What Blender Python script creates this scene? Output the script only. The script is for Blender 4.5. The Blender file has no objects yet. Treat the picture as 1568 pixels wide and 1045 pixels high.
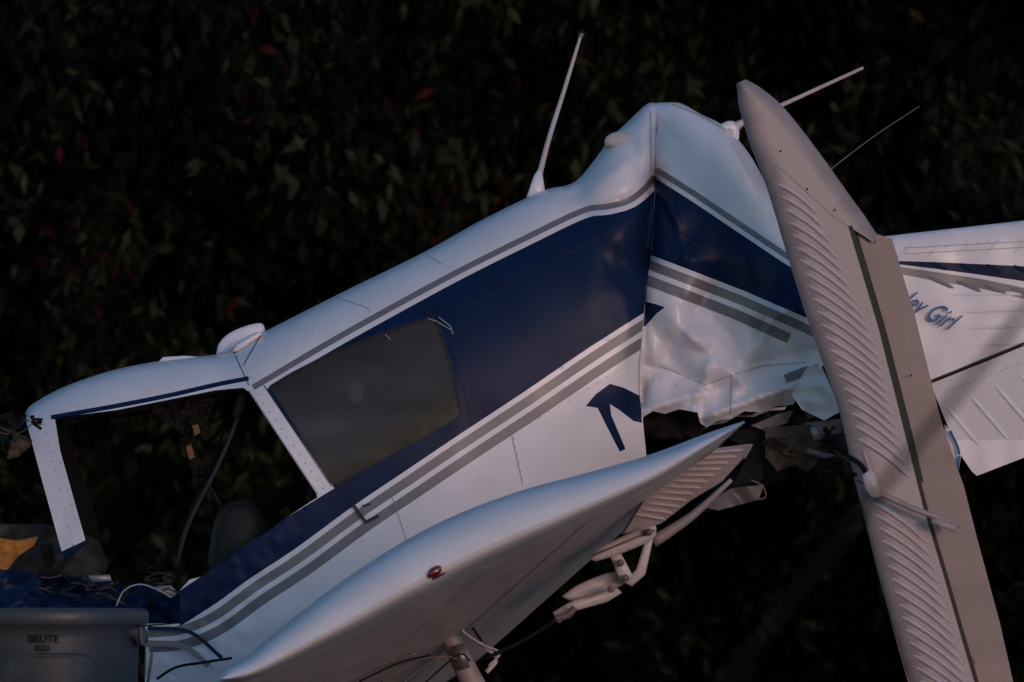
import bpy, bmesh, math, random
import numpy as np
from mathutils import Vector, noise
from mathutils.geometry import delaunay_2d_cdt
random.seed(4); np.random.seed(4)
scene=bpy.context.scene
S=420.0; D=25.0; ZC=2.0; ZCAM=1.2
CAM=Vector((0,-D,ZCAM)); F=(Vector((0,0,ZC))-CAM); DIST=F.length; F.normalize()
R=Vector((1,0,0)); U=R.cross(F)
def W(px,py,y):
    r=F+R*((px-784)/S/DIST)+U*((522.5-py)/S/DIST)
    return CAM+r*((y+D)/r.y)
# ---------------------------------------------------------------- materials
def mat(name,col,rough=0.4,spec=0.5,metal=0,var=0.0,vscale=6,bump=0.0,bscale=40,coat=0,alpha=1,dirt=None,trans=0,grime=0):
    m=bpy.data.materials.new(name); m.use_nodes=True
    nt=m.node_tree; b=nt.nodes['Principled BSDF']
    b.inputs['Base Color'].default_value=(*col,1); b.inputs['Roughness'].default_value=rough
    b.inputs['Specular IOR Level'].default_value=spec; b.inputs['Metallic'].default_value=metal
    b.inputs['Coat Weight'].default_value=coat; b.inputs['Coat Roughness'].default_value=0.08
    b.inputs['Alpha'].default_value=alpha; b.inputs['Transmission Weight'].default_value=trans
    tc=nt.nodes.new('ShaderNodeTexCoord')
    if var>0:
        n=nt.nodes.new('ShaderNodeTexNoise'); n.inputs['Scale'].default_value=vscale; n.inputs['Detail'].default_value=8; n.inputs['Roughness'].default_value=0.65
        nt.links.new(tc.outputs['Object'],n.inputs['Vector'])
        cr=nt.nodes.new('ShaderNodeValToRGB'); cr.color_ramp.elements[0].position=0.32; cr.color_ramp.elements[1].position=0.62
        d=dirt or tuple(c*(1-var) for c in col)
        cr.color_ramp.elements[0].color=(*d,1); cr.color_ramp.elements[1].color=(*col,1)
        nt.links.new(n.outputs['Fac'],cr.inputs['Fac']); outc=cr.outputs['Color']
        if grime>0:
            g=nt.nodes.new('ShaderNodeTexNoise'); g.inputs['Scale'].default_value=30; g.inputs['Detail'].default_value=10; g.inputs['Roughness'].default_value=0.75
            mp=nt.nodes.new('ShaderNodeMapping'); mp.inputs['Scale'].default_value=(0.35,1,1); mp.inputs['Rotation'].default_value=(0,0.5,0)
            nt.links.new(tc.outputs['Object'],mp.inputs['Vector']); nt.links.new(mp.outputs['Vector'],g.inputs['Vector'])
            r2=nt.nodes.new('ShaderNodeMapRange'); r2.inputs['From Min'].default_value=0.60; r2.inputs['From Max'].default_value=0.80; r2.inputs['To Min'].default_value=0; r2.inputs['To Max'].default_value=grime
            nt.links.new(g.outputs['Fac'],r2.inputs['Value'])
            mx=nt.nodes.new('ShaderNodeMix'); mx.data_type='RGBA'; nt.links.new(r2.outputs['Result'],mx.inputs['Factor']); nt.links.new(outc,mx.inputs['A']); mx.inputs['B'].default_value=(0.20,0.17,0.15,1); outc=mx.outputs['Result']
        nt.links.new(outc,b.inputs['Base Color'])
        mr=nt.nodes.new('ShaderNodeMapRange'); mr.inputs['To Min'].default_value=rough*0.8; mr.inputs['To Max'].default_value=min(1,rough*1.35)
        nt.links.new(n.outputs['Fac'],mr.inputs['Value']); nt.links.new(mr.outputs['Result'],b.inputs['Roughness'])
    if bump>0:
        n2=nt.nodes.new('ShaderNodeTexNoise'); n2.inputs['Scale'].default_value=bscale; n2.inputs['Detail'].default_value=4
        nt.links.new(tc.outputs['Object'],n2.inputs['Vector'])
        bp=nt.nodes.new('ShaderNodeBump'); bp.inputs['Strength'].default_value=bump; bp.inputs['Distance'].default_value=0.01
        nt.links.new(n2.outputs['Fac'],bp.inputs['Height']); nt.links.new(bp.outputs['Normal'],b.inputs['Normal'])
    return m
M={}
M['white']=mat('white_paint',(0.77,0.735,0.785),0.33,var=0.10,vscale=5,bump=0.07,bscale=6,coat=0.10,grime=0.5)
M['blue']=mat('navy_paint',(0.007,0.020,0.066),0.33,spec=0.10,var=0.25,vscale=4,bump=0.06,bscale=6)
M['gray']=mat('gray_stripe_paint',(0.19,0.18,0.195),0.35,var=0.12,vscale=6)
M['under']=mat('pink_lit_white',(0.64,0.55,0.56),0.36,var=0.22,vscale=7,bump=0.08,bscale=10,grime=0.5)  # white paint with the pink low light of the wing underside put into its colour
M['stab']=mat('dusk_dimmed_weathered',(0.36,0.29,0.295),0.42,var=0.25,vscale=8,bump=0.08,bscale=10,grime=0.5)  # dim pinkish-brown light on the stabilator put into the base colour, plus grime
M['ribm']=mat('lit_rib_paint',(0.52,0.44,0.455),0.35,var=0.15,vscale=8)  # lighter copy of the stabilator colour: bright rib highlights painted in
M['tab']=mat('brown_paint',(0.19,0.14,0.137),0.4,var=0.35,vscale=9,bump=0.1,bscale=12)  # darker brown base for the trim tab, varied by noise
M['seam']=mat('panel_gap',(0.02,0.018,0.02),0.7)
M['seam2']=mat('panel_lap',(0.33,0.31,0.33),0.6)
M['rivet']=mat('rivet',(0.36,0.34,0.36),0.45)
M['rivetd']=mat('rivet_navy',(0.010,0.014,0.035),0.35)
M['liner']=mat('cabin_lining',(0.014,0.013,0.013),0.95,spec=0.05,var=0.4,vscale=12)
M['dark']=mat('dark_debris',(0.013,0.011,0.011),0.75,spec=0.2,var=0.5,vscale=20,bump=0.5,bscale=30)
M['seat']=mat('seat_fabric',(0.035,0.034,0.036),0.9,spec=0.1,var=0.3,vscale=6)
M['brown']=mat('torn_brown',(0.08,0.05,0.033),0.65,var=0.6,vscale=18,bump=0.4,bscale=30)
M['rust']=mat('insulation_foam',(0.24,0.12,0.04),0.8,var=0.6,vscale=20,bump=0.4,bscale=30)
M['orange']=mat('orange_rag',(0.50,0.20,0.035),0.8,var=0.6,vscale=14,bump=0.5,bscale=25)
M['alu']=mat('bare_aluminium',(0.30,0.27,0.26),0.4,metal=0.6,var=0.3,vscale=15)
M['beige']=mat('beacon_lens',(0.5,0.46,0.41),0.3)
M['red']=mat('red_lens',(0.14,0.005,0.005),0.12,coat=1)
M['bin']=mat('gray_plastic',(0.060,0.060,0.066),0.42,var=0.2,vscale=8,bump=0.1,bscale=60,grime=0.08)
M['black']=mat('black_rubber',(0.010,0.010,0.011),0.6,var=0.3,vscale=10)
M['cable']=mat('steel_cable',(0.008,0.008,0.009),0.9,spec=0.1)
M['script']=mat('script_blue',(0.010,0.09,0.28),0.4)
M['headset']=mat('headset_shell',(0.26,0.25,0.24),0.5)
def glassmat(far=False):
    m=bpy.data.materials.new('tinted_acrylic'); m.use_nodes=True; nt=m.node_tree
    for n in list(nt.nodes): nt.nodes.remove(n)
    o=nt.nodes.new('ShaderNodeOutputMaterial'); mx=nt.nodes.new('ShaderNodeMixShader'); t=nt.nodes.new('ShaderNodeBsdfTransparent')
    t.inputs['Color'].default_value=(0.7,0.7,0.72,1)
    if far:
        nt.links.new(t.outputs[0],o.inputs['Surface']); return m
    b=nt.nodes.new('ShaderNodeBsdfPrincipled'); b.inputs['Base Color'].default_value=(0.085,0.083,0.09,1); b.inputs['Roughness'].default_value=0.2; b.inputs['Specular IOR Level'].default_value=0.25  # gray diffuse layer stands in for reflection and haze on the near pane
    tc=nt.nodes.new('ShaderNodeTexCoord'); n=nt.nodes.new('ShaderNodeTexNoise'); n.inputs['Scale'].default_value=2.2; n.inputs['Detail'].default_value=3
    mp=nt.nodes.new('ShaderNodeMapping'); mp.inputs['Scale'].default_value=(1,1,3); mp.inputs['Rotation'].default_value=(0,0.5,0); nt.links.new(tc.outputs['Object'],mp.inputs['Vector']); nt.links.new(mp.outputs['Vector'],n.inputs['Vector'])
    mr=nt.nodes.new('ShaderNodeMapRange'); mr.inputs['From Min'].default_value=0.35; mr.inputs['From Max'].default_value=0.7; mr.inputs['To Min'].default_value=0.38; mr.inputs['To Max'].default_value=0.72
    nt.links.new(n.outputs['Fac'],mr.inputs['Value']); nt.links.new(mr.outputs['Result'],mx.inputs['Fac'])
    nt.links.new(t.outputs[0],mx.inputs[1]); nt.links.new(b.outputs[0],mx.inputs[2]); nt.links.new(mx.outputs[0],o.inputs['Surface'])
    return m
M['glass']=glassmat(); M['glassfar']=glassmat(True)
# ---------------------------------------------------------------- builder
class B:
    def __init__(s): s.v=[];s.f=[];s.m=[];s.mats=[]
    def mi(s,k):
        if k not in s.mats: s.mats.append(k)
        return s.mats.index(k)
    def add(s,vs,fs,k):
        o=len(s.v); s.v+= [tuple(v) for v in vs]
        ks=k if isinstance(k,list) else [k]*len(fs)
        for f,kk in zip(fs,ks): s.f.append(tuple(i+o for i in f)); s.m.append(s.mi(kk))
    def obj(s,name,parent,smooth=True):
        me=bpy.data.meshes.new(name); me.from_pydata(s.v,[],s.f)
        for k in s.mats: me.materials.append(M[k])
        me.polygons.foreach_set('material_index',s.m)
        me.polygons.foreach_set('use_smooth',[smooth]*len(s.f)); me.update()
        ob=bpy.data.objects.new(name,me); scene.collection.objects.link(ob)
        if parent: ob.parent=parent
        return ob
def empty(name):
    e=bpy.data.objects.new(name,None); scene.collection.objects.link(e); return e
def cr(pts,n=8):
    P=[np.array(p,float) for p in pts]; P=[2*P[0]-P[1]]+P+[2*P[-1]-P[-2]]; out=[]
    for i in range(1,len(P)-2):
        a,b,c,d=P[i-1:i+3]
        for k in range(n):
            t=k/n; out.append(tuple(0.5*((2*b)+(-a+c)*t+(2*a-5*b+4*c-d)*t*t+(-a+3*b-3*c+d)*t**3)))
    out.append(tuple(P[-2])); return out
def resample(pts,step):
    out=[]
    for a,b in zip(pts[:-1],pts[1:]):
        n=max(1,int(math.hypot(b[0]-a[0],b[1]-a[1])/step+.5))
        for k in range(n): out.append((a[0]+(b[0]-a[0])*k/n,a[1]+(b[1]-a[1])*k/n))
    out.append(tuple(pts[-1])); return out
def inpoly(X,Y,poly):
    c=np.zeros(X.shape,bool); n=len(poly)
    for i in range(n):
        x1,y1=poly[i]; x2,y2=poly[i-1]
        if y1==y2: continue
        c^=((y1>Y)!=(y2>Y))&(X<(x2-x1)*(Y-y1)/(y2-y1)+x1)
    return c
def cdt(regions,step,extra=[]):
    pts=[];edges=[]
    for poly,k in regions:
        r=resample(list(poly)+[poly[0]],step)[:-1]; o=len(pts); pts+=r
        edges+=[(o+i,o+(i+1)%len(r)) for i in range(len(r))]
    ol=regions[0][0]; xs=[p[0] for p in ol]; ys=[p[1] for p in ol]
    gx,gy=np.meshgrid(np.arange(min(xs)+1.3,max(xs),step),np.arange(min(ys)+1.7,max(ys),step))
    gx=gx+(np.arange(gx.shape[0])%2)[:,None]*step*.5
    gx=gx.ravel();gy=gy.ravel()
    if extra: gx=np.concatenate([gx,[e[0] for e in extra]]); gy=np.concatenate([gy,[e[1] for e in extra]])
    k=inpoly(gx,gy,ol); pts+=list(zip(gx[k],gy[k]))
    res=delaunay_2d_cdt([Vector((float(p[0]),-float(p[1]))) for p in pts],edges,[],0,1e-4)
    V=np.array([(v.x,-v.y) for v in res[0]]); Fc=res[2]
    T=np.array([f for f in Fc if len(f)==3]); C=V[T].mean(axis=1)
    key=np.full(len(T),-1)
    for i,(poly,kk) in enumerate(regions):
        key[inpoly(C[:,0],C[:,1],poly)]=i
    key[~inpoly(C[:,0],C[:,1],regions[0][0])]=-1
    keep=[];ks=[]
    for t,kk in zip(T,key):
        if kk<0 or regions[kk][1] is None: continue
        keep.append(tuple(int(i) for i in t)); ks.append(regions[kk][1])
    used=sorted({i for t in keep for i in t}); mp={u:i for i,u in enumerate(used)}
    return V[used],[tuple(mp[i] for i in t) for t in keep],ks
def panel(b,regions,depth,step=8,extra=[],mirror=None,liner=False,back=None):
    V,T,ks=cdt(regions,step,extra)
    P=[W(x,y,depth(x,y)) for x,y in V]; b.add(P,T,ks)
    if liner or mirror is not None:
        nm=[Vector((0,0,0)) for _ in P]
        for t in T:
            n=(P[t[1]]-P[t[0]]).cross(P[t[2]]-P[t[0]])
            for i in t: nm[i]+=n
        for n in nm:
            if n.length>0:n.normalize()
        L=[p-n*0.014 for p,n in zip(P,nm)]
        if liner: b.add(L,[t[::-1] for t in T],'liner')
        if mirror is not None:
            b.add([(p.x,2*mirror-p.y,p.z) for p in P],[t[::-1] for t in T],ks)
            if liner: b.add([(p.x,2*mirror-p.y,p.z) for p in L],T,'liner')
    if back:
        P2=[W(x,y,back(x,y)) for x,y in V]; b.add(P2,[t[::-1] for t in T],ks)
def offs(pts,w):
    out=[]
    for i,p in enumerate(pts):
        a=pts[max(0,i-1)];c=pts[min(len(pts)-1,i+1)]
        dx,dy=c[0]-a[0],c[1]-a[1]; l=math.hypot(dx,dy) or 1
        out.append((p[0]-dy/l*w,p[1]+dx/l*w))
    return out
def ribbon(b,pts,w,depth,k,off=0.003,smooth=False):
    if smooth: pts=cr(pts,6)
    p=resample(pts,6); a=offs(p,-w/2);c=offs(p,w/2); n=len(p)
    vs=[W(x,y,depth(x,y)-off) for x,y in a]+[W(x,y,depth(x,y)-off) for x,y in c]
    b.add(vs,[(i,i+n,i+n+1,i+1) for i in range(n-1)],k)
def band(p,w0,w1):
    return offs(p,w0)+offs(p,w1)[::-1]
def rib(b,p0,p1,w,h,depth,k,bow=0):
    n=10; vs=[];fs=[]
    dx,dy=p1[0]-p0[0],p1[1]-p0[1]; l=math.hypot(dx,dy); nx,ny=-dy/l,dx/l
    for i in range(n+1):
        t=i/n; tp=min(1,min(t,1-t)*6+0.05); bb=bow*4*t*(1-t)
        for j in range(7):
            s=j/3-1; x=p0[0]+dx*t+nx*(w/2*s*(0.5+.5*tp)+bb); y=p0[1]+dy*t+ny*(w/2*s*(0.5+.5*tp)+bb)
            hh=h*(math.cos(s*math.pi/2)**1.0)*tp
            vs.append(W(x,y,depth(x,y)-hh+0.001))
    for i in range(n):
        for j in range(6):
            a=i*7+j; fs.append((a,a+1,a+8,a+7))
    b.add(vs,fs,k)
def rivets(b,pts,sp,r,depth,k='rivet',h=0.0022):
    p=resample(pts,sp)
    for x,y in p:
        vs=[W(x,y,depth(x,y)-h-0.0015)]+[W(x+r*math.cos(a*math.pi/3),y+r*math.sin(a*math.pi/3),depth(x,y)-0.001) for a in range(6)]
        b.add(vs,[(0,i+1,(i+1)%6+1) for i in range(6)],k)
def tube(b,pts,rad,k,n=10,caps=True):
    pts=[Vector(p) for p in pts]; 
    if not isinstance(rad,(list,tuple)): rad=[rad]*len(pts)
    vs=[];fs=[]
    for i,p in enumerate(pts):
        d=(pts[min(i+1,len(pts)-1)]-pts[max(0,i-1)]).normalized(); q=d.to_track_quat('Z','Y')
        for j in range(n):
            a=2*math.pi*j/n; vs.append(p+q@Vector((math.cos(a)*rad[i],math.sin(a)*rad[i],0)))
    for i in range(len(pts)-1):
        for j in range(n): fs.append((i*n+j,i*n+(j+1)%n,(i+1)*n+(j+1)%n,(i+1)*n+j))
    if caps: fs.append(tuple(range(n))[::-1]); fs.append(tuple((len(pts)-1)*n+j for j in range(n)))
    b.add(vs,fs,k)
def ptube(b,pp,y,rpx,k,smooth=True,n=10):
    ys=y if isinstance(y,(list,tuple)) else [y]*len(pp)
    q=[(p[0],p[1],yy) for p,yy in zip(pp,ys)]
    if isinstance(rpx,(list,tuple)): q=[(*a,r) for a,r in zip(q,rpx)]
    else: q=[(*a,rpx) for a in q]
    if smooth and len(q)>2: q=cr(q,6)
    tube(b,[W(a[0],a[1],a[2]) for a in q],[a[3]/S for a in q],k,n)
def slab(b,poly,y,th,k,bev=2.5):
    yf=y if callable(y) else (lambda a,c:y)
    n=len(poly)
    area=sum(poly[i-1][0]*poly[i][1]-poly[i][0]*poly[i-1][1] for i in range(n))
    if area<0: poly=poly[::-1]
    ins=[]
    for i,p in enumerate(poly):
        a=poly[i-1];c=poly[(i+1)%n]
        e1=Vector((p[0]-a[0],p[1]-a[1])).normalized(); e2=Vector((c[0]-p[0],c[1]-p[1])).normalized()
        nn=Vector((-(e1.y+e2.y),e1.x+e2.x)); nn=nn.normalized() if nn.length>1e-6 else Vector((-e1.y,e1.x))
        ins.append((p[0]+nn.x*bev,p[1]+nn.y*bev))
    bv=bev/S
    vs=[W(x,yy,yf(x,yy)) for x,yy in ins]+[W(x,yy,yf(x,yy)+bv) for x,yy in poly]+[W(x,yy,yf(x,yy)+th) for x,yy in poly]
    fs=[tuple(range(n))[::-1]]
    for o in (0,n):
        for i in range(n):
            j=(i+1)%n; fs.append((o+i,o+j,o+n+j,o+n+i))
    fs.append(tuple(2*n+i for i in range(n)))
    b.add(vs,fs,k)
def nz(x,y,sc,seed=0): return noise.noise(Vector((x/sc,y/sc,seed)))
def rnz(x,y,sc,seed=0): return 1-2*abs(noise.noise(Vector((x/sc,y/sc,seed))))
def creases(x,y,lst,fade=True):
    s=0
    for a,b_,amp,w in lst:
        dx,dy=b_[0]-a[0],b_[1]-a[1]; t=((x-a[0])*dx+(y-a[1])*dy)/(dx*dx+dy*dy); tt=max(0,min(1,t))
        d=math.hypot(x-a[0]-tt*dx,y-a[1]-tt*dy)
        if d<5*w:
            f=1
            if fade: f=min(1,max(0,min(t+0.35,1.35-t))/0.5); f=f*f*(3-2*f); nd=abs((x-a[0])*dy-(y-a[1])*dx)/math.hypot(dx,dy); d=nd
            s+=amp*f*math.exp(-d/w)
    return s
plane=empty('crashed_airplane')
# ================================================================ FUSELAGE (cabin section)
topA=cr([(38,634),(50,619),(100,592),(170,568),(245,553),(330,543),(360,534),(402,510),(520,450),(650,386),(740,336),(830,293),(868,284),(888,272),(912,243),(935,212),(962,186),(990,160),(1004,158)],6)
tx=np.array([p[0] for p in topA]); ty=np.array([p[1] for p in topA])
def top(x): return float(np.interp(x,tx,ty))
def bot(x): return float(np.interp(x,[0,200,1000,1300],[1300,1200,770,650]))
def hw(x): return float(np.interp(x,[30,150,400,700,1000,1300],[0.42,0.52,0.56,0.52,0.42,0.34]))
fold=[((1003,150),(1003,280),0.10,12),((1003,280),(990,400),0.15,16),((990,400),(982,620),0.05,12)]
dentA=[((895,325),(985,300),0.035,10),((880,298),(925,235),0.055,10),((905,290),(960,250),-0.03,16),((945,390),(985,470),0.02,12),((900,330),(940,420),0.012,14),((960,200),(985,260),0.03,9),((600,880),(760,790),0.006,14)]
def dA(x,y):
    t=top(x);v=(y-t)/(bot(x)-t); v=min(1,max(0,v))
    prof=max(0,1-abs(2*v-1)**2.6)**(1/2.6)
    d=-hw(x)*prof
    k=min(1,v*12)
    c=creases(x,y,fold,False)+creases(x,y,dentA)
    c+=0.004*nz(x,y,110,3)+0.0012*nz(x,y,45,6)
    if x>860: c+=min(1,(x-860)/120)*(0.010*nz(x,y,60,1)+0.006*rnz(x,y,80,5))*(1 if y<520 else .4)
    if x<520 and y>740: c+=min(1,(520-x)/150)*min(1,(y-740)/60)*(0.008*nz(x,y,32,12)+0.006*nz(x,y,16,8))
    return d+c*k
sA=cr([(385,590),(500,522),(600,466),(700,412),(800,362),(890,319),(930,312),(962,303),(985,285),(999,268)],6)
sL=cr([(225,955),(275,950),(322,930),(380,888),(450,842),(540,776),(620,722),(700,668),(800,602),(900,534),(988,478)],6)
blue=[(408,596)]+offs(sA,17)[3:]+[(1003,285),(1001,330),(996,400),(988,478)]+sL[::-1][:-14]+[(322,930),(275,960),(275,905),(312,880),(330,865),(380,832),(440,792),(512,748)]
outline=topA+[(1003,250),(1003,300),(998,380),(990,440),(984,500),(978,560),(978,600),(984,640),(990,700),(985,775),(600,985),(230,1180),(222,960),(275,955),(275,905),(290,888),(312,882),(330,865),(345,862),(360,846),(380,832),(405,818),(440,792),(486,762),(484,755),(381,600),(372,594),(330,598),(260,612),(180,628),(110,637),(84,641),(92,690),(132,832),(98,858),(60,720),(40,645)]
win=cr([(413,592),(455,567),(520,536),(600,505),(655,487)],4)+cr([(664,487),(673,500),(686,545),(700,600),(706,632)],4)+cr([(700,642),(640,675),(580,707),(515,742)],4)+[(506,738),(460,665)]
roofstripe=cr([(78,640),(180,622),(260,606),(330,590),(381,580)],6)
extra=[]
for x in np.arange(40,1003,6):
    for dd in (0.6,1.6,3.2,5.5,9,13): extra.append((x,top(x)+dd))
postblue=[(92,846),(134,826),(134,840),(99,862)]
regs=[(outline,'white'),(band(sA,0,9),'gray'),(blue,'blue'),
      (band(sL,8,22),'gray'),(band(sL,30,45),'gray'),(band(roofstripe,-4,3),'blue'),
      (postblue,'blue'),
      ([(897,622),(912,604),(934,588),(955,594),(981,607),(983,648),(970,645),(948,628),(934,619),(936,636),(958,688),(949,692),(930,655),(915,625)],'blue'),
      (win,None)]
b=B(); panel(b,regs,dA,6.5,extra,mirror=0.0,liner=True); fus=b.obj('fuselage',plane)
b=B()
V,T,k=cdt([(win,'glass')],10); P=[W(x,y,dA(x,y)+0.006) for x,y in V]; b.add(P,T,'glass'); b.add([(p.x,-p.y,p.z) for p in P],[t[::-1] for t in T],'glassfar')
b.obj('rear_window',plane)
b=B()
ribbon(b,win+[win[0]],2.2,dA,'seam',0.004)
for l in [[(358,540),(381,590)],[(400,512),(372,560)],[(665,486),(640,470)]]: ribbon(b,l,1.3,dA,'seam')
ribbon(b,[(381,598),(486,757)],2.0,dA,'seam2'); ribbon(b,[(404,590),(508,745)],1.5,dA,'seam')
ribbon(b,[(515,456),(560,470),(568,478)],1.0,dA,'seam2'); ribbon(b,[(650,388),(676,404)],1.0,dA,'seam2')
ribbon(b,[(688,500),(712,600),(720,650)],1.0,dA,'seam'); ribbon(b,[(780,650),(800,740)],1.1,dA,'seam2'); ribbon(b,[(600,760),(630,850)],1.0,dA,'seam2')
ribbon(b,[(705,475),(985,330)],1.0,dA,'seam')
rivets(b,[(690,500),(725,640)],13,1.3,dA,'rivetd'); rivets(b,[(708,478),(980,335)],14,1.2,dA,'rivetd'); rivets(b,[(760,605),(980,470)],15,1.4,dA,'rivetd')
rivets(b,[(905,420),(960,400)],16,1.8,dA,'rivetd'); rivets(b,[(520,760),(700,655)],14,1.3,dA,'rivetd'); rivets(b,[(880,330),(900,500)],15,1.2,dA,'rivetd')
rivets(b,[(376,562),(500,500)],12,1.4,dA); rivets(b,[(366,545),(388,585)],8,1.4,dA); rivets(b,[(392,525),(470,490)],14,1.3,dA)
rivets(b,[(395,605),(495,748)],16,1.5,dA); rivets(b,[(68,650),(112,835)],15,1.4,dA); rivets(b,[(82,668),(120,815)],22,1.1,dA)
rivets(b,[(784,660),(800,735)],12,1.2,dA); rivets(b,[(345,905),(520,790)],14,1.1,dA,'rivetd')
rivets(b,[(560,800),(960,560)],17,1.1,dA)
for pl in ([(655,488),(668,492),(690,505)],[(672,486),(690,500),(694,512)],[(590,512),(598,520)]): ribbon(b,pl,1.2,dA,'seam2',0.01)
ribbon(b,[(540,772),(560,800)],5,dA,'seam',0.02); ribbon(b,[(560,800),(580,790)],5,dA,'seam',0.02); ribbon(b,[(555,775),(568,772)],3,dA,'seam',0.02)
b.obj('seams_and_rivets',plane)
b=B()
slab(b,cr([(331,543),(336,525),(352,510),(375,500),(398,495),(405,502),(402,511),(368,532),(350,541)],3),-0.06,0.12,'white',4)
slab(b,[(243,554),(250,547),(285,545),(310,547),(312,550)],-0.05,0.1,'white',2)
slab(b,cr([(926,224),(927,212),(938,204),(955,201),(969,205),(973,214),(966,221),(945,226)],3),-0.22,0.12,'beige',6)
slab(b,[(355,540),(362,528),(395,508),(402,512),(366,538)],-0.2,0.3,'white',3)
b.obj('roof_fittings',plane)
b=B()
slab(b,[(806,303),(818,268),(826,258),(831,268),(834,289),(836,296)],-0.03,0.05,'white',3)
ptube(b,[(822,285),(840,215),(865,135),(889,56)],-0.01,[5,4,3.4,2.4],'ribm'); ptube(b,[(889,56),(892,52)],-0.01,[3.5,3],'alu')
ptube(b,[(1108,212),(1118,200),(1140,186),(1200,160),(1322,104)],-0.05,[16,10,4.5,3.4,2.4],'ribm',smooth=False)
ptube(b,[(1095,205),(1120,195),(1125,215)],-0.05,[8,10,7],'white')
ptube(b,[(1240,285),(1330,215),(1408,163)],0.1,[1.1,0.8,0.6],'tab')
b.obj('antennas',plane)
# ================================================================ crumpled tail section
topB=cr([(1001,158),(1030,157),(1046,160),(1075,176),(1104,190),(1125,208),(1150,240),(1175,285),(1205,335),(1260,400)],6)
bx=[p[0] for p in topB];by=[p[1] for p in topB]
dentB=[((1040,500),(1135,585),-0.05,18),((1130,590),(1190,480),-0.07,16),((1190,480),(1228,470),-0.03,18),((1050,380),(1012,310),0.06,14),
 ((1028,320),(1048,390),-0.06,10),((1096,190),(1150,280),-0.07,9),((1118,205),(1185,300),0.07,10),((1150,330),(1205,385),0.03,10),((985,630),(1075,600),-0.06,12),((1075,640),(1215,590),-0.09,14),((1090,440),(1010,560),0.045,20),((1075,590),(1075,650),0.06,12),((1030,165),(1100,200),0.04,10),((1010,185),(1075,260),0.03,12),((1150,560),(1235,540),0.06,12),((1085,560),(1060,640),-0.05,9),((1170,500),(1140,600),0.05,12),((985,560),(1060,580),0.04,10),((1020,230),(1090,310),0.02,10)]
def dB(x,y):
    t=float(np.interp(x,bx,by)); v=(y-t)/(790-t); v=min(1,max(0,v))
    d=-0.43*max(0,1-abs(2*v-1)**2.6)**(1/2.6)
    k=min(1,v*14)
    lowr=min(1,max(0,(y-400)/120))
    c=creases(x,y,fold,False)+creases(x,y,dentB)+0.008*nz(x,y,70,9)+0.050*rnz(x,y,100,2)*(.25+.75*lowr)+0.018*rnz(x,y,45,7)*lowr
    return d+c*k
outB=topB+[(1262,560),(1236,566),(1232,585),(1215,620),(1190,622),(1165,632),(1140,630),(1120,641),(1098,645),(1082,655),(1072,648),(1068,632),(1040,627),(1018,634),(1000,630),(983,640),(979,600),(979,560),(984,500),(990,440),(998,380),(1003,300),(1003,250)]
u=[(1003,262),(1060,298),(1130,345),(1200,392),(1260,430)]
l=[(994,390),(1060,415),(1140,446),(1228,484),(1262,500)]
exB=[]
for x in np.arange(1004,1255,5):
    for dd in (0.6,1.6,3.2,6,10): exB.append((x,float(np.interp(x,bx,by))+dd))
l2=[(p[0]-(4 if i==len(l)-2 else 0),p[1]) for i,p in enumerate(l[:-1])]
regB=[(outB,'white'),(band(u,-7,2),'gray'),(offs(u,9)+l[::-1],'blue'),(band(l,8,22),'gray'),(band(l2,30,46),'gray'),
 ([(988,462),(1004,466),(1018,471),(1006,480),(988,500),(985,500)],'blue')]
b=B(); panel(b,regB,dB,5,exB,mirror=0.0,liner=True); b.obj('crumpled_tail_skin',plane)
b=B()
ribbon(b,[(1006,345),(1060,372),(1140,420),(1215,462)],1.3,dB,'seam'); rivets(b,[(1008,352),(1140,428),(1215,470)],11,1.3,dB,'rivetd')
rivets(b,[(1060,170),(1110,205),(1160,270)],10,1.3,dB); ribbon(b,[(1030,160),(1075,178),(1112,200)],1.2,dB,'seam2')
ribbon(b,[(1120,575),(1118,635)],1.2,dB,'seam2'); ribbon(b,[(1010,560),(1080,590),(1120,575),(1170,560),(1235,555)],1.0,dB,'seam2'); rivets(b,[(1000,580),(1070,600),(1118,590),(1230,575)],13,1.2,dB)
ribbon(b,[(1202,580),(1238,566)],12,dB,'gray',0.012)
ribbon(b,[(1002,170),(1003,262)],1.5,dB,'seam2'); ribbon(b,[(996,170),(997,262)],1.2,dA,'seam2',0.002)
b.obj('tail_seams',plane)
b=B()
def crum(poly,y0,amp,sc,k,seed,step=6,back=True):
    f=lambda x,y:y0+amp*rnz(x,y,sc,seed)+amp*.6*nz(x,y,sc*.4,seed+3)
    panel(b,[(poly,k)],f,step,back=(lambda x,y:f(x,y)+0.012) if back else None)
crum([(985,632),(1040,626),(1070,634),(1080,660),(1060,672),(1000,672),(988,660)],-0.25,0.04,25,'dark',1)  # dark sheet in the open hole stands in for the shade inside
crum([(1236,562),(1256,556),(1275,600),(1292,628),(1262,644),(1228,628),(1212,604)],-0.5,0.03,50,'white',2)
crum([(1120,650),(1185,636),(1235,640),(1300,650),(1300,720),(1230,720),(1175,745),(1160,768),(1075,786),(1060,778),(1120,712)],-0.1,0.05,60,'dark',3)
crum([(1172,655),(1240,650),(1262,668),(1250,712),(1235,724),(1218,712),(1190,722),(1172,700)],-0.45,0.03,50,'brown',4)
crum([(1070,775),(1120,748),(1170,742),(1162,765),(1100,782)],-0.3,0.02,60,'tab',5)
crum([(1232,648),(1300,640),(1302,660),(1262,672),(1236,664)],-0.42,0.03,40,'tab',6)
crum([(1110,668),(1192,634),(1215,628),(1205,646),(1172,656),(1168,735),(1120,748),(1150,690)],-0.38,0.02,60,'dark',9)
crum([(1150,652),(1192,634),(1215,628),(1205,648),(1172,660)],-0.42,0.02,40,'tab',10)
random.seed(11)
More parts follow.
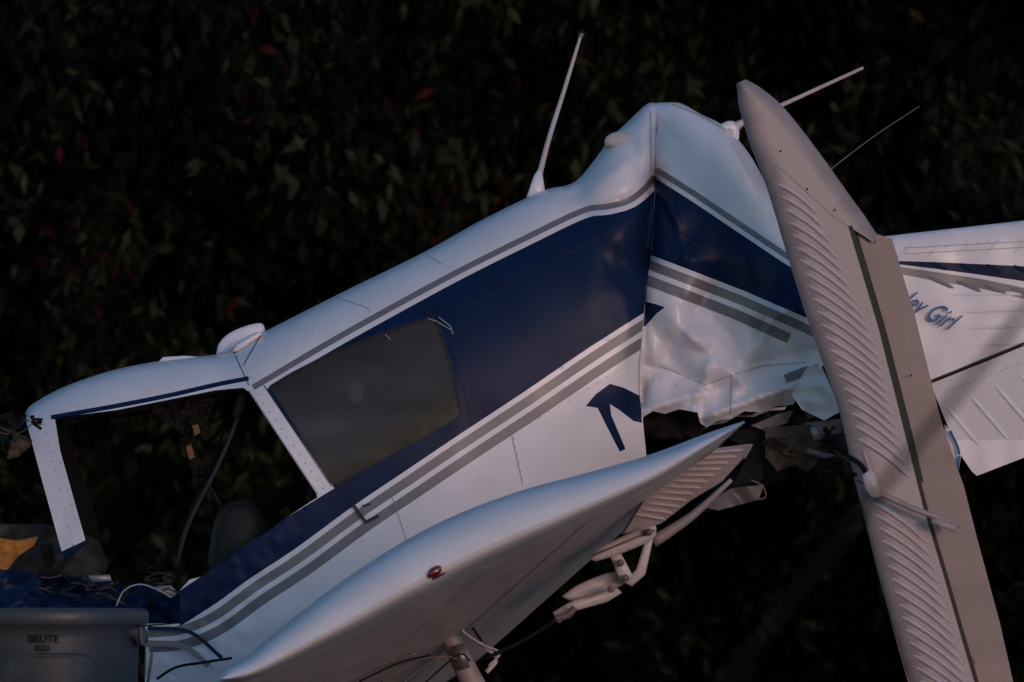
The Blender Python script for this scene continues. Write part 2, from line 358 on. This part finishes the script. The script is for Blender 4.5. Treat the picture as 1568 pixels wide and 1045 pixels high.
for i in range(15):
    x=random.uniform(1200,1320);y=random.uniform(650,710); pp=[(x,y)]
    for j in range(3): pp.append((pp[-1][0]+random.uniform(-18,22),pp[-1][1]+random.uniform(-8,16)))
    ptube(b,pp,random.uniform(-0.55,-0.38),random.uniform(0.8,3.6),random.choice(['dark','brown','black','dark']),n=6)
ptube(b,[(1235,690),(1270,700),(1312,706)],-0.5,5,'tab'); ptube(b,[(1262,655),(1290,690),(1320,712)],-0.52,4,'dark'); slab(b,[(1240,655),(1256,652),(1262,672),(1246,676)],-0.5,0.04,'alu',1)
ptube(b,[(1228,640),(1236,700),(1226,790),(1236,860)],-0.4,0.5,'dark',n=5); ptube(b,[(1150,735),(1168,745),(1172,762),(1155,765)],-0.45,1.4,'tab',n=6)
b.obj('torn_tail_structure',plane)
# ================================================================ stabilator standing on edge
Lx=[(1128,128),(1132,165),(1150,225),(1175,290),(1205,390),(1240,500),(1285,630),(1305,720),(1325,800),(1350,900),(1395,1060),(1440,1200)]
lyy=[p[1] for p in Lx]; lxx=[p[0] for p in Lx]
slot=[(1299,346),(1345,500),(1385,660),(1415,780),(1445,880),(1475,985),(1500,1070),(1540,1200)]
sly=[p[1] for p in slot]; slx=[p[0] for p in slot]
def dS(x,y):
    e=float(np.interp(y,lyy,lxx)); d=max(0,x-e)
    rr=float(np.interp(y,[120,200,360,1200],[10,22,34,38]))
    a=min(1,d/rr); d2=0.055*math.sqrt(max(0,1-(1-a)**2))
    if y<360:
        er=float(np.interp(y,[122,135,165,230,300,358],[1142,1165,1200,1250,1300,1342])); dr=max(0,er-x); a2=min(1,dr/24); d2*=math.sqrt(max(0,1-(1-a2)**2))
    tw=0.0007*max(0,d-30)
    return -0.95-d2+tw*0.6+0.003*nz(x,y,70,4)+(y-500)*0.0001
tipR=cr([(1342,358),(1322,328),(1300,298),(1250,228),(1200,165),(1165,135),(1142,122)],5)
outS=cr(Lx,4)+[(1540,1200)]+slot[::-1][1:]+[(1299,346),(1338,372)]+tipR
exS=[]
for y in np.arange(124,1190,7):
    e=float(np.interp(y,lyy,lxx))
    for dd in (0.5,1.5,3,6,10,15,22): exS.append((e+dd,y))
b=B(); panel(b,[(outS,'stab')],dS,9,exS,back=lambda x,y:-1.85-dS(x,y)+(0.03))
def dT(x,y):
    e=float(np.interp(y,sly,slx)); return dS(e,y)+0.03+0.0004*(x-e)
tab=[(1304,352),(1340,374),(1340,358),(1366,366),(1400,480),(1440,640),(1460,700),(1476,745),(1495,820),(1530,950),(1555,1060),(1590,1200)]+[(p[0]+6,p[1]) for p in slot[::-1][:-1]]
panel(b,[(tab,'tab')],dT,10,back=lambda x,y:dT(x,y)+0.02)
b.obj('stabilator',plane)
b=B()
y=282
while y<1130:
    e=float(np.interp(y,lyy,lxx)); x0=e+18
    wdt=float(np.interp(y,[282,400,500,700,1100],[62,88,110,110,108])); 
    x1=x0+wdt; sl_=0.74; y1=y+wdt*sl_
    for _ in range(6):
        sx=float(np.interp(y1,sly,slx))
        if x1>sx-10: x1=sx-10; y1=y+(x1-x0)*sl_
    if not (685<y<755): rib(b,(x0,y),(x1,y1),10,0.014,dS,'ribm',bow=-5)
    y+=19.5
sl2=[(p[0]+3,p[1]) for p in slot]
ribbon(b,sl2,6,lambda x,y:dS(x,y)+0.0,'seam',0.002)
ribbon(b,[(1304,350),(1350,505),(1390,662),(1408,740)],13,dT,'seam',0.004)
lrow=[(float(np.interp(y,lyy,lxx))+14,y) for y in range(240,1100,20)]; rivets(b,lrow,10,1.2,dS)
rrow=[(p[0]-6,p[1]+10) for p in slot]; rivets(b,rrow,12,1.1,dS)
rr2=[(p[0]+44,p[1]+20) for p in slot]; rivets(b,rr2,30,1.0,dT)
ribbon(b,[(1150,226),(1200,262),(1275,330),(1299,346)],1.4,dS,'seam2'); rivets(b,[(1165,228),(1290,335)],18,1.3,dS)
for p in [(1195,232),(1236,290),(1278,322),(1260,370),(1290,440),(1395,575)]: rivets(b,[p,(p[0]+.1,p[1])],9,2.0,dS,'seam')
ribbon(b,[(1310,735),(1345,752),(1420,790),(1440,812)],2,dS,'seam',0.004)
b.obj('stabilator_ribs',plane)
b=B()
ptube(b,[(1322,742),(1345,755),(1400,780),(1470,805)],-1.06,[6,5,4.5,4],'stab',smooth=False)
slab(b,[(1320,728),(1334,718),(1345,735),(1350,760),(1335,764),(1324,748)],-1.1,0.06,'ribm',3)
slab(b,[(1424,800),(1432,793),(1466,806),(1462,816)],-1.08,0.04,'stab',2)
ptube(b,[(1322,690),(1332,720),(1340,750)],-1.08,4,'stab'); ptube(b,[(1300,700),(1318,712),(1330,730)],-1.0,4,'dark'); ptube(b,[(1280,690),(1305,725),(1318,722)],-0.95,3,'dark')
b.obj('control_rod',plane)
# ================================================================ fin and rudder
def dF(x,y):
    t=float(np.interp(x,[1340,1568,1800],[364,338,315])); v=max(0,(y-t))
    return 0.15-0.05*math.sqrt(max(0,1-(1-min(1,v/30))**2))+0.0001*(x-1400)+0.006*nz(x,y,50,6)
topF=[(1340,364),(1400,357),(1480,348),(1568,338),(1800,312)]
finb=[(1800,440),(1568,524),(1500,552),(1425,582),(1400,500),(1350,420)]
regF=[(topF+finb,'white'),([(1376,400),(1440,402),(1568,408),(1800,414),(1800,436),(1568,431),(1500,421),(1440,413),(1376,405)],'blue'),
 ([(1378,409),(1440,418),(1500,427),(1568,441),(1800,470),(1800,490),(1568,458),(1500,442),(1440,432),(1378,420)],'gray')]
b=B(); panel(b,regF,dF,8,[(x,364-(x-1340)*.114+dd) for x in range(1345,1790,8) for dd in (1,3,6,11)],back=lambda x,y:0.30-dF(x,y)+.03)
rud=[(1425,588),(1500,558),(1568,530),(1800,444),(1800,620),(1568,701),(1496,729),(1488,722),(1466,690),(1440,625)]
panel(b,[(rud,'white')],lambda x,y:dF(x,500)+0.01+0.00035*(y-560),10,back=lambda x,y:dF(x,500)+0.05)
b.obj('fin_and_rudder',plane)
b=B()
dR=lambda x,y:dF(x,500)+0.01+0.00035*(y-560)
for i in range(9):
    x0=1446+i*38; y0=620-i*16; rib(b,(x0,y0),(x0+62,y0+72),9,0.006,dR,'white')
for i in range(2):
    y0=378+i*9
    ribbon(b,[(1385,y0+2),(1568,y0-8),(1790,y0-16)],1.0,dF,'seam2')
for i in range(4):
    y0=452+i*26; rib(b,(1440+i*8,y0),(1760,y0-6-i*3),8,0.003,dF,'white')
for i in range(5): rib(b,(1372+i*45,398-i*2),(1400+i*45,372-i*4),6,0.003,dF,'white')
for i in range(6): rib(b,(1420+i*42,424+i*6),(1462+i*42,442+i*5),7,0.004,dF,'gray')
for i in range(6): rib(b,(1425+i*42,402+i*1.5),(1450+i*42,414+i*2),6,0.004,dF,'blue')
ribbon(b,[(1425,584),(1568,526),(1790,440)],3.5,dR,'seam',0.012)
rivets(b,[(1385,384),(1560,366)],16,1.1,dF); rivets(b,[(1450,600),(1560,558)],9,1.2,dR)
b.obj('fin_ribs',plane)
def text(txt,px,py,y,size,rot,shear,k,name,parent,sx=1,bold=0.0004):
    c=bpy.data.curves.new(name,'FONT'); c.body=txt; c.size=size; c.shear=shear; c.extrude=0.0008; c.offset=bold; c.materials.append(M[k])
    o=bpy.data.objects.new(name,c); scene.collection.objects.link(o); o.location=W(px,py,y); o.rotation_euler=(math.pi/2,math.radians(rot),0); o.scale=(sx,1,1); o.parent=parent; return o
text('ley Girl',1378,468,0.08,0.105,27,0.6,'script','painted_name',plane,0.64,0.0004)
b=B(); slab(b,[(1446,650),(1462,668),(1472,695),(1468,720),(1450,700)],0.05,0.1,'white',3); ptube(b,[(1455,660),(1468,690),(1466,718)],0.03,2,'script'); b.obj('tail_fairing',plane)
# ================================================================ wing (seen from its tip)
up=cr([(338,1038),(350,1020),(380,1003),(430,962),(520,893),(610,834),(700,788),(800,751),(900,724),(1000,695),(1085,663),(1140,645)],5)
lo=cr([(338,1040),(352,1044),(390,1038),(450,1012),(540,968),(650,910),(760,855),(880,800),(1000,742),(1080,690),(1140,648)],5)
N=56
def rs(p,n):
    p=np.array(p); d=np.r_[0,np.cumsum(np.hypot(*np.diff(p,axis=0).T))]; t=np.linspace(0,1,n)**1.25; t=t*d[-1]
    return np.c_[np.interp(t,d,p[:,0]),np.interp(t,d,p[:,1])]
upn=rs(up,N); lon=rs(lo,N)
mid=upn*0.28+lon*0.72
YT=-3.2
rows=[]
def ring(th,y,dx=0,dy=0):
    a=mid+(upn-mid)*th; c=mid+(lon-mid)*th
    pts=np.r_[a[::-1],c[1:]]
    return [W(p[0]+dx,p[1]+dy,y) for p in pts]
for c in (0.0,0.12,0.25,0.4,0.55,0.7,0.82,0.92,1.0):
    an=c*math.pi/2; rows.append(ring(math.sin(an)**.8 if c>0 else 0.0,YT-0.26*math.cos(an)))
def sy(s): return YT+2.75*s
for s in np.linspace(0.03,1,24): rows.append(ring(1,sy(s),-410*s,365*s))
b=B(); n=len(rows[0]); vs=[p for r in rows for p in r]; fs=[];ks=[]
for i in range(len(rows)-1):
    for j in range(n-1):
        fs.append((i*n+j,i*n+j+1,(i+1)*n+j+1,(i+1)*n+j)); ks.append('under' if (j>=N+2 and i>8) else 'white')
fs.append(tuple((len(rows)-1)*n+j for j in range(n))); ks.append('dark')
b.add(vs,fs,ks); b.obj('wing',plane)
DN=Vector((0.43,-0.135,-0.89)).normalized()
def under(c,s,off=0.004):
    i=c*(N-1); k=int(min(N-2,i)); f=i-k; p=lon[k]*(1-f)+lon[k+1]*f
    q=W(p[0]-410*s,p[1]+365*s,sy(s)); return Vector((q.x,q.y,q.z))+DN*off
def ustrip(pts,w,k,off=0.004):
    P=[]
    for (c0,s0),(c1,s1) in zip(pts[:-1],pts[1:]):
        for t in np.linspace(0,1,20,endpoint=False): P.append(under(c0+(c1-c0)*t,s0+(s1-s0)*t,off))
    P.append(under(*pts[-1],off)); vs=[]
    for i,p in enumerate(P):
        d=(P[min(i+1,len(P)-1)]-P[max(0,i-1)]).normalized(); nn=d.cross(DN).normalized()*w/2
        vs+=[p+nn,p-nn]
    b.add(vs,[(2*i,2*i+1,2*i+3,2*i+2) for i in range(len(P)-1)],k)
b=B()
ustrip([(0.76,0.05),(0.76,0.98)],0.005,'seam',0.003); ustrip([(0.6,0.05),(0.6,0.98)],0.003,'seam2',0.003); ustrip([(0.4,0.05),(0.4,0.98)],0.002,'seam2',0.003)
for s in (0.2,0.34,0.48,0.62,0.8): ustrip([(0.1,s),(0.76,s)],0.003,'seam2')
b.obj('wing_underside_seams',plane)
b=B()
slab(b,cr([(650,884),(656,870),(680,858),(704,851),(700,862),(680,880),(662,889)],4),YT-0.25,0.2,'seam',3)
slab(b,cr([(653,880),(660,870),(674,866),(676,876),(666,884),(657,886)],3),YT-0.275,0.1,'red',3)
ptube(b,[(700,853),(730,842),(765,826)],YT-0.20,[4,5,2],'white')  # white tube painted as the small bright reflections on the clear lens
b.obj('navigation_light',plane)
b=B()
ail=[(952,818),(975,780),(1000,744),(1050,712),(1078,692),(1152,681),(1140,700),(1105,738),(1060,765),(1012,802)]
yA=-2.9
dAl=lambda x,y: yA+0.0011*(y-680)+0.0004*(x-1000)
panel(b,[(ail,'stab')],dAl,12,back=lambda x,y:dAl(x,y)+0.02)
for i in range(12):
    t=i/11; a=(1078-t*108,694+t*94); c=(1140-t*118,692+t*106); rib(b,(a[0],a[1]),(c[0]-2,c[1]-2),7,0.014,dAl,'ribm')
ribbon(b,[(954,816),(1000,742),(1078,690)],3.5,dAl,'seam',0.006); ribbon(b,[(1078,690),(1152,681),(1140,702)],2.5,dAl,'seam2',0.006)
slab(b,[(1040,716),(1060,706),(1098,682),(1110,678),(1080,700),(1048,720)],yA-0.02,0.03,'seam',1)
b.obj('aileron',plane)
b=B(); yb=-2.6
slab(b,cr([(902,856),(915,842),(940,828),(985,806),(1003,803),(1003,822),(985,834),(945,850),(912,860)],3),yb,0.06,'under',5)
slab(b,cr([(860,914),(885,896),(930,878),(958,876),(964,888),(945,900),(905,912),(872,920)],3),yb+0.1,0.06,'under',5)
slab(b,[(934,852),(950,846),(968,880),(960,894),(948,888)],yb+0.04,0.05,'under',3)
slab(b,[(990,822),(1000,826),(988,880),(968,898),(955,892),(974,872)],yb+0.07,0.05,'under',3)
slab(b,[(846,938),(880,918),(945,900),(952,908),(930,922),(880,936),(856,955)],yb+0.15,0.05,'under',3)
ptube(b,[(850,948),(870,942),(880,930)],yb+0.1,5,'tab'); ptube(b,[(905,852),(1003,812)],yb-0.01,1.5,'tab'); ptube(b,[(1000,830),(1060,790),(1120,735)],yb+0.2,[9,6,3],'stab')
for p in [(950,862),(958,885),(994,815),(935,902)]: ptube(b,[p,(p[0]+.5,p[1]+.5)],[yb-0.04,yb+0.02],5,'tab',smooth=False)
ptube(b,[(740,1010),(800,982),(850,950)],yb+0.3,3,'dark'); 
b.obj('flap_hinges',plane)
b=B()
ptube(b,[(681,955),(694,985),(708,1015),(726,1050),(760,1160)],-1.75,[13,14,16,17,17],'stab',smooth=False,n=16)
ptube(b,[(674,950),(690,962),(696,975)],-1.78,[6,12,6],'alu'); ptube(b,[(698,1008),(715,1004)],-1.8,[18,18],'alu',smooth=False,n=16)
ptube(b,[(722,930),(705,960),(735,985),(765,1000),(748,1020)],-1.85,1.6,'under',n=6); ptube(b,[(716,950),(745,990),(770,995),(830,965)],-1.8,2.2,'dark',n=6)
ptube(b,[(735,985),(760,1008),(745,1030)],-1.82,3.5,'under',n=6)
cw=W(775,1200,-1.75); tube(b,[cw+Vector((-0.02,-0.08,0)),cw+Vector((-0.02,-0.06,0)),cw+Vector((-0.02,0.06,0)),cw+Vector((-0.02,0.08,0))],[0.15,0.2,0.2,0.15],'black',24)
for i in range(5):
    ptube(b,[(520+i*30,1040+i*4),(580+i*30,1020-i*4),(640+i*20,1000+i*3)],-1.9,1.5,random.choice(['dark','tab']),n=6)
b.obj('landing_gear_leg',plane)
# ================================================================ nose wreckage & cabin interior
b=B()
def crumw(poly,y0,amp,sc,k,seed,step=6): crum(poly,y0,amp,sc,k,seed,step)
crumw([(-60,880),(0,872),(60,878),(140,885),(172,892),(230,895),(276,900),(282,960),(225,968),(150,950),(60,960),(-60,960)],-0.35,0.07,65,'blue',21,5)
crumw([(222,955),(275,955),(330,958),(352,1006),(338,1020),(280,1040),(222,1060)],-0.5,0.03,80,'white',22)
crumw([(-60,815),(0,803),(60,802),(115,812),(150,828),(166,860),(160,890),(60,895),(-60,895)],-0.15,0.03,60,'black',23)
crumw([(-30,832),(0,824),(25,828),(58,822),(52,836),(30,850),(12,872),(-30,876)],-0.3,0.03,30,'orange',24,4)
crumw([(60,835),(78,832),(86,862),(70,880)],-0.32,0.02,22,'dark',25,4)
ribbon(b,[(226,962),(290,968),(340,1008)],6,lambda x,y:-0.56,'blue',0,True); ribbon(b,[(226,985),(280,990),(320,1020)],9,lambda x,y:-0.56,'gray',0,True)
ptube(b,[(240,1040),(270,1022),(310,1015),(355,1008)],-0.6,2.2,'dark'); ptube(b,[(178,928),(190,905),(215,895),(245,905),(262,915)],-0.62,1.2,'ribm',n=6)
slab(b,[(135,882),(168,880),(172,890),(140,892)],-0.6,0.03,'alu',1); slab(b,[(238,898),(262,896),(272,908),(264,916),(240,906)],-0.6,0.03,'alu',1)
random.seed(5)
for i in range(32):
    x=random.uniform(60,310);y=random.uniform(876,915); pp=[(x,y)]
    for j in range(3): pp.append((pp[-1][0]+random.uniform(-24,24),pp[-1][1]+random.uniform(-12,12)))
    ptube(b,pp,random.uniform(-0.62,-0.3),random.uniform(0.6,2.5),random.choice(['dark','dark','black','brown','black']),n=6)
crumw([(-40,640),(0,640),(38,632),(48,650),(44,672),(20,690),(-40,700)],-0.2,0.08,30,'dark',31,4)
crumw([(18,672),(40,668),(48,682),(28,700),(10,704)],-0.35,0.03,16,'brown',33,4)
for i in range(18):
    x=random.uniform(0,60);y=random.uniform(632,680); pp=[(x,y)]
    for j in range(3): pp.append((pp[-1][0]+random.uniform(-22,18),pp[-1][1]+random.uniform(-8,16)))
    ptube(b,pp,random.uniform(-0.5,-0.1),random.uniform(0.7,2.8),random.choice(['dark','dark','black','brown','black']),n=6)
b.obj('nose_wreckage',plane)
b=B()
crumw([(95,640),(180,628),(260,612),(372,594),(378,606),(330,614),(300,640),(262,650),(230,628),(150,640),(98,652)],-0.25,0.05,25,'dark',41)
crumw([(240,640),(300,620),(330,612),(318,640),(300,660),(284,668),(262,652)],-0.3,0.04,20,'dark',42,4)
crumw([(275,670),(292,668),(312,720),(322,740),(305,742),(290,712)],-0.2,0.04,20,'dark',43,4)
crumw([(294,652),(303,650),(307,662),(298,668)],-0.34,0.01,12,'rust',44,3); crumw([(284,684),(293,680),(298,700),(290,704)],-0.3,0.01,12,'rust',45,3)
ptube(b,[(375,610),(340,700),(290,800),(270,870)],-0.3,[3,4,4,3],'black'); ptube(b,[(300,640),(296,700),(330,760),(350,800)],0.2,3,'black')
ptube(b,[(310,750),(270,850)],0.1,7,'liner'); ptube(b,[(345,655),(310,745),(240,880)],0.25,2.5,'dark')
ptube(b,[(360,640),(372,610),(380,605)],-0.35,[7,9,5],'dark')
for (dx,yy) in ((0,-0.2),(10,0.25)):
    slab(b,cr([(318+dx,860),(328+dx,800),(345+dx,772),(378+dx,766),(398+dx,785),(420+dx,830),(430+dx,900),(330+dx,900)],4),yy,0.3,'black',18)
ptube(b,[(332,850),(334,805),(350,776),(372,768)],-0.22,1.2,'seat',n=6)
slab(b,[(380,760),(470,735),(480,752),(400,800),(380,800)],0.3,0.1,'liner',4)
slab(b,cr([(470,760),(484,690),(515,650),(570,640),(610,680),(640,740),(640,790),(560,810)],4),-0.05,0.35,'seat',24)
b.obj('cabin_interior',plane)
b=B(); tube(b,[W(544,y,-0.2) for y in (620,612,600,588,580,577)],[0.015,0.028,0.033,0.030,0.016,0.004],'headset',16); b.obj('headset',plane)
# ================================================================ waste bin
binE=empty('waste_bin')
b=B(); cx,cy=W(75,980,-1.6).x,-1.55; zt=W(0,932,-1.6).z
levels=[(0.27,0.0),(0.275,0.02),(0.305,zt-0.10),(0.310,zt-.064),(0.328,zt-.057),(0.337,zt-.047),(0.337,zt-.016),(0.331,zt-.004),(0.322,zt),(0.312,zt-0.005),(0.306,zt-.05),(0.26,0.05)]
n=56; vs=[(cx+r*math.cos(2*math.pi*j/n),cy+r*math.sin(2*math.pi*j/n),z) for r,z in levels for j in range(n)]
fs=[(i*n+j,i*n+(j+1)%n,(i+1)*n+(j+1)%n,(i+1)*n+j) for i in range(len(levels)-1) for j in range(n)]
fs.append(tuple(range(n))[::-1]); fs.append(tuple((len(levels)-1)*n+j for j in range(n)))
b.add(vs,fs,'bin')
def yc(x,y,r=0.308):
    dx=(x-75)/S*0.935; return cy-math.sqrt(max(0.0001,r*r-dx*dx))
slab(b,cr([(10,1012),(24,1002),(75,1000),(120,1001),(142,1008),(148,1040),(140,1075),(75,1076),(16,1075),(6,1040)],4),lambda x,y:yc(x,y)-0.008,0.05,'bin',5)
ptube(b,[(215,960),(218,985),(232,995),(226,1050)],-1.7,2.2,'tab',n=8)
slab(b,cr([(186,962),(205,960),(222,962),(227,978),(222,990),(210,988),(203,977),(188,974)],3),-1.68,0.14,'bin',4)
b.obj('bin_body',binE)
text('BRUTE',42,984,cy-0.316,0.036,0,0,'dark','bin_lettering',binE,1.0)
b=B(); slab(b,[(54,988),(76,988),(76,997),(54,997)],cy-0.314,0.02,'seam',1); b.obj('bin_badge',binE)
# ================================================================ out of focus guy wire close to the camera
b=B()
p0=W(1085,1075,-16.2); p1=W(1568,478,-16.0); d=(p1-p0); g=p0-d*(p0.z/d.z)
tube(b,[g,p0,p1,p1+d*6],0.0058,'cable',12); b.obj('guy_wire',None)
b=B(); e=p1+d*6; tube(b,[(e.x,e.y,0),(e.x,e.y,3),(e.x,e.y,e.z+0.6)],[0.15,0.14,0.11],'brown',16); tube(b,[(e.x-.6,e.y,e.z+.3),(e.x+.6,e.y,e.z+.3)],0.05,'brown',8); b.obj('utility_pole',None)
# ================================================================ ground & trees
gm=mat('dry_ground',(0.14,0.12,0.105),0.9,var=0.4,vscale=1.5,bump=0.6,bscale=15)
me=bpy.data.meshes.new('ground'); s=400; me.from_pydata([(-s,-s,0),(s,-s,0),(s,s,0),(-s,s,0)],[],[(0,1,2,3)]); me.materials.append(gm); go=bpy.data.objects.new('ground',me); scene.collection.objects.link(go)
def leafmat():
    m=bpy.data.materials.new('foliage'); m.use_nodes=True; nt=m.node_tree; b=nt.nodes['Principled BSDF']
    a=nt.nodes.new('ShaderNodeAttribute'); a.attribute_name='leafcol'; nt.links.new(a.outputs['Color'],b.inputs['Base Color'])
    b.inputs['Roughness'].default_value=0.7; b.inputs['Specular IOR Level'].default_value=0.06; return m
NL=180000
rng=np.random.default_rng(3)
ncl=4600
cxl=np.where(rng.random(ncl)<0.7,rng.uniform(-6.5,6.5,ncl),rng.uniform(-16,16,ncl)); czl=rng.uniform(0,9,ncl)+rng.random(ncl)**3*4
def surf(x,z): return 15.5+1.5*np.sin(x*0.9+1.3*np.sin(z*.7))+1.1*np.sin(z*1.5+x*.5)+0.6*np.sin(x*3.1+z*2.3)
cyl=surf(cxl,czl)+rng.exponential(0.6,ncl)
ci=rng.integers(0,ncl,NL)
off=rng.normal(0,1,(NL,3))*np.array([0.15,0.22,0.20])
C=np.c_[cxl[ci],cyl[ci],czl[ci]]+off; 
L=rng.uniform(0.035,0.085,NL); Wd=L*rng.uniform(0.3,0.55,NL)
ax=rng.normal(0,1,(NL,3))*np.array([0.7,0.6,0.6])+np.array([0,0,-1.0]); ax/=np.linalg.norm(ax,axis=1)[:,None]
sd=np.cross(ax,rng.normal(0,1,(NL,3))); sd/=np.linalg.norm(sd,axis=1)[:,None]
V=np.stack([C-ax*L[:,None],C+sd*Wd[:,None]*.9-ax*L[:,None]*.15,C+ax*L[:,None],C-sd*Wd[:,None]*.9-ax*L[:,None]*.15],1).reshape(-1,3)
gx=np.linspace(-18,18,120); gz=np.linspace(0,13.4,60)
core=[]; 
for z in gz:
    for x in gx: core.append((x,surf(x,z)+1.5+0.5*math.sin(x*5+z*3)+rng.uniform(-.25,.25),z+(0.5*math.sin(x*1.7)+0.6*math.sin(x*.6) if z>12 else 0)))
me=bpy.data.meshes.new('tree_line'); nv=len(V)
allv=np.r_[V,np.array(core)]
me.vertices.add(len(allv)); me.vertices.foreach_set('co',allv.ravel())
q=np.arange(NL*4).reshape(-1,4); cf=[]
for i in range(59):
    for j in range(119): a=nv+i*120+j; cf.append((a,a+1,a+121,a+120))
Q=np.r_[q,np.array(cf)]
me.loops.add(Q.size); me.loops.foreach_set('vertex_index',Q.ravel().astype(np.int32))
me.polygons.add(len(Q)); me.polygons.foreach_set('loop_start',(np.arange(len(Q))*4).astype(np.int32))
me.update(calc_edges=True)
clb=rng.uniform(0.15,1.2,ncl)**2.4
base=np.array([0.0165,0.0195,0.0105])[None,:]*(clb[ci]*rng.uniform(0.4,1.7,NL))[:,None]  # leaf colour darkened to stand in for the shade on the trees
redcl=rng.random(ncl)<np.where((cxl<0)&(czl>2.5),0.05,0.006); red=redcl[ci]&(rng.random(NL)<0.4)
base[red]=np.array([0.036,0.007,0.008])*rng.uniform(.4,1.3,red.sum())[:,None]
yel=(rng.random(NL)<0.006); base[yel]=np.array([0.026,0.024,0.01])
fc=np.r_[np.repeat(base,4,axis=0),np.tile(np.array([[0.002,0.0023,0.0018]]),(len(cf)*4,1))]  # near-black core added behind the leaves so no sky shows through
at=me.color_attributes.new('leafcol','FLOAT_COLOR','CORNER'); at.data.foreach_set('color',np.c_[fc,np.ones(len(fc))].ravel())
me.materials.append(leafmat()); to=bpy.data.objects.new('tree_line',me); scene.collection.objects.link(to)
# ================================================================ world, sun, camera
w=bpy.data.worlds.new('World'); scene.world=w; w.use_nodes=True; nt=w.node_tree; bg=nt.nodes['Background']
sky=nt.nodes.new('ShaderNodeTexSky'); sky.sky_type='NISHITA'; sky.sun_disc=False
sd_=Vector((0.40,-0.92,0.0)).normalized(); el=math.radians(4)
sv=Vector((sd_.x*math.cos(el),sd_.y*math.cos(el),math.sin(el)))
sky.sun_elevation=el; sky.sun_rotation=math.atan2(sv.x,sv.y); sky.altitude=100; sky.dust_density=0.55; sky.ozone_density=2.9
nt.links.new(sky.outputs[0],bg.inputs['Color']); bg.inputs['Strength'].default_value=0.27
ld=bpy.data.lights.new('sun','SUN'); ld.energy=0.70; ld.angle=math.radians(14); ld.color=(1.0,0.65,0.70)
lo_=bpy.data.objects.new('sun',ld); lo_.rotation_euler=sv.to_track_quat('Z','Y').to_euler(); scene.collection.objects.link(lo_)
cd=bpy.data.cameras.new('camera'); cd.sensor_width=36; cd.lens=36*DIST/(1568/S); cd.clip_end=1000; cd.clip_start=0.5
cd.dof.use_dof=True; cd.dof.focus_distance=DIST-0.8; cd.dof.aperture_fstop=5.0
co=bpy.data.objects.new('camera',cd); scene.collection.objects.link(co); co.location=CAM; co.rotation_euler=F.to_track_quat('-Z','Y').to_euler(); scene.camera=co
scene.view_settings.view_transform='Standard'; scene.view_settings.look='None'; scene.view_settings.exposure=0
